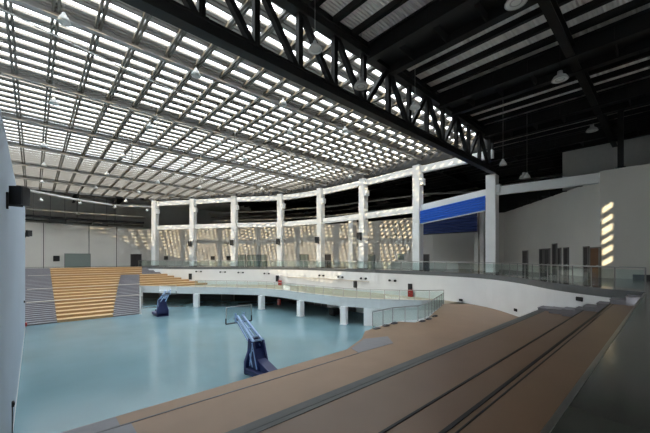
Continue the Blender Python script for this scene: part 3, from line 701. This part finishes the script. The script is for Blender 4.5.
# dark machine under the balcony
p = at(331, 318, 0); r = root('floor_machine', (p.x + 1.5, p.y + 1, 0), 'dark machine parked in the shade under the balcony', 'machine')
c = MB(); c.cbox((p.x + 1.5, p.y + 1, .5), (1.1, .8, .8), None, .05); c.build('body', M['blackp'], r)
c = MB(); c.tube([(p.x + 1.1, p.y + 1, .9), (p.x + .9, p.y + 1, 1.3), (p.x + .9, p.y + 1.4, 1.3)], .03, 6); c.build('handle', M['steel'], r)
c = MB(); c.tube([(p.x + 1.2, p.y + .6, .12), (p.x + 1.2, p.y + 1.4, .12)], .12, 10); c.build('wheel', M['blackp'], r)
# red and black fittings low on the left wall
for i, (y, z) in enumerate(((44.3, .25), (15.3, .2))):
    c = MB(); c.cbox((-.56, y, z), (.12, .35, .4), None, .02); c.cbox((-.49, y, z), (.04, .2, .2)); tag(c.build('floor_socket', M['red']), ['small dark red box at the far foot of the pale blue wall', 'small red box at the near foot of the pale blue wall'][i], 'box')
for i, (y, z) in enumerate(((17.2, 1.35), (38, 3.2))):
    c = MB(); c.cbox((-.58, y, z), (.08, .18, .2), None, .015); c.cbox((-.535, y, z), (.02, .1, .1))
    if i == 0: c.tube([(-.6, y, z), (-.6, y, .15)], .02, 6)
    tag(c.build('wall_switch', M['blackp']), ['small black switch with cable on the pale blue wall', 'small black socket higher up the pale blue wall'][i], 'switch')
# ------------------------------------------------------------------ blue roller shutters
def shutter(p0, p1, z0, z1, m, label, n=7):
    p0, p1 = Vector(p0), Vector(p1); t = (p1 - p0).normalized(); nn = Vector((-t.y, t.x, 0)); L = (p1 - p0).length
    r = root('roller_shutter', ((p0.x+p1.x)/2, (p0.y+p1.y)/2, z0), label, 'shutter')
    c = MB(); prof = []
    for k in range(n):
        za = z1 - (z1 - z0) * k / n; zb = z1 - (z1 - z0) * (k + 1) / n
        prof += [(0, za), (.12, za - (za - zb) * .25), (.12, za - (za - zb) * .75)]
    prof += [(0, z0), (-.06, z0), (-.06, z1)]
    c.extrude([p0 + nn * a + Vector((0, 0, z)) for a, z in prof], t * L); c.build('curtain', m, r)
    c = MB(); c.bar(p0 + Vector((0, 0, z0)), p1 + Vector((0, 0, z0)), .18, .12); c.build('bottom_rail', M['pipe'] if m == M['shutter'] else M['dark'], r)
    return r
shutter((33.95, 12.75, .78), (33.85, 20.05, 0), 11.05, 12.6, M['shutter'], 'bright blue corrugated shutter hung between two tall columns', 6)
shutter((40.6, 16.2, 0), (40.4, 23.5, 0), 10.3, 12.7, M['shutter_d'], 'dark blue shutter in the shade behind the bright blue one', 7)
for i, (px) in enumerate((477, 482.5)):
    p, d, t = on_poly(px, [(42, 8), (42, 30)])
    c = MB(); c.cbox((p.x, p.y, 9.1), (.5, .5, 7.4)); c.cbox((p.x, p.y, 5.45), (.56, .56, .1)); tag(c.build('concrete_column', M['cream']), ['slim beige pillar in the shade, farther of two from the truss column', 'slim beige pillar in the shade, nearer of two to the truss column'][i], 'column', None, 'thing')
# ------------------------------------------------------------------ light
w = bpy.data.worlds.new('sky'); S.world = w; w.use_nodes = True
bg = w.node_tree.nodes['Background']; bg.inputs['Color'].default_value = (.90, .95, 1.0, 1); bg.inputs['Strength'].default_value = 2.6
su = bpy.data.lights.new('low_sun', 'SUN'); su.energy = 3.6; su.angle = math.radians(.53); su.color = (1, .78, .48)
so = bpy.data.objects.new('low_sun', su); COL.objects.link(so)
dirv = Vector((.89, .456, -.334)).normalized(); so.rotation_euler = dirv.to_track_quat('-Z', 'Y').to_euler(); so.location = (0, 0, 60)
# ------------------------------------------------------------------ camera
cam = bpy.data.cameras.new('camera'); co = bpy.data.objects.new('camera', cam); COL.objects.link(co)
co.location = (0, 0, EYE); co.rotation_euler = (math.pi / 2, 0, -math.atan2(CT, ST)); cam.sensor_width = 36; cam.lens = 36 * F / 650; cam.shift_y = 41.5 / 650; cam.clip_end = 400; cam.clip_start = .05
S.camera = co
vs = S.view_settings; vs.view_transform = 'Standard'; vs.look = 'None'; vs.gamma = 1; vs.exposure = 1.72
S.cycles.max_bounces = 10; S.cycles.diffuse_bounces = 5; S.cycles.transparent_max_bounces = 24; S.cycles.use_denoising = True; S.cycles.sample_clamp_indirect = 12
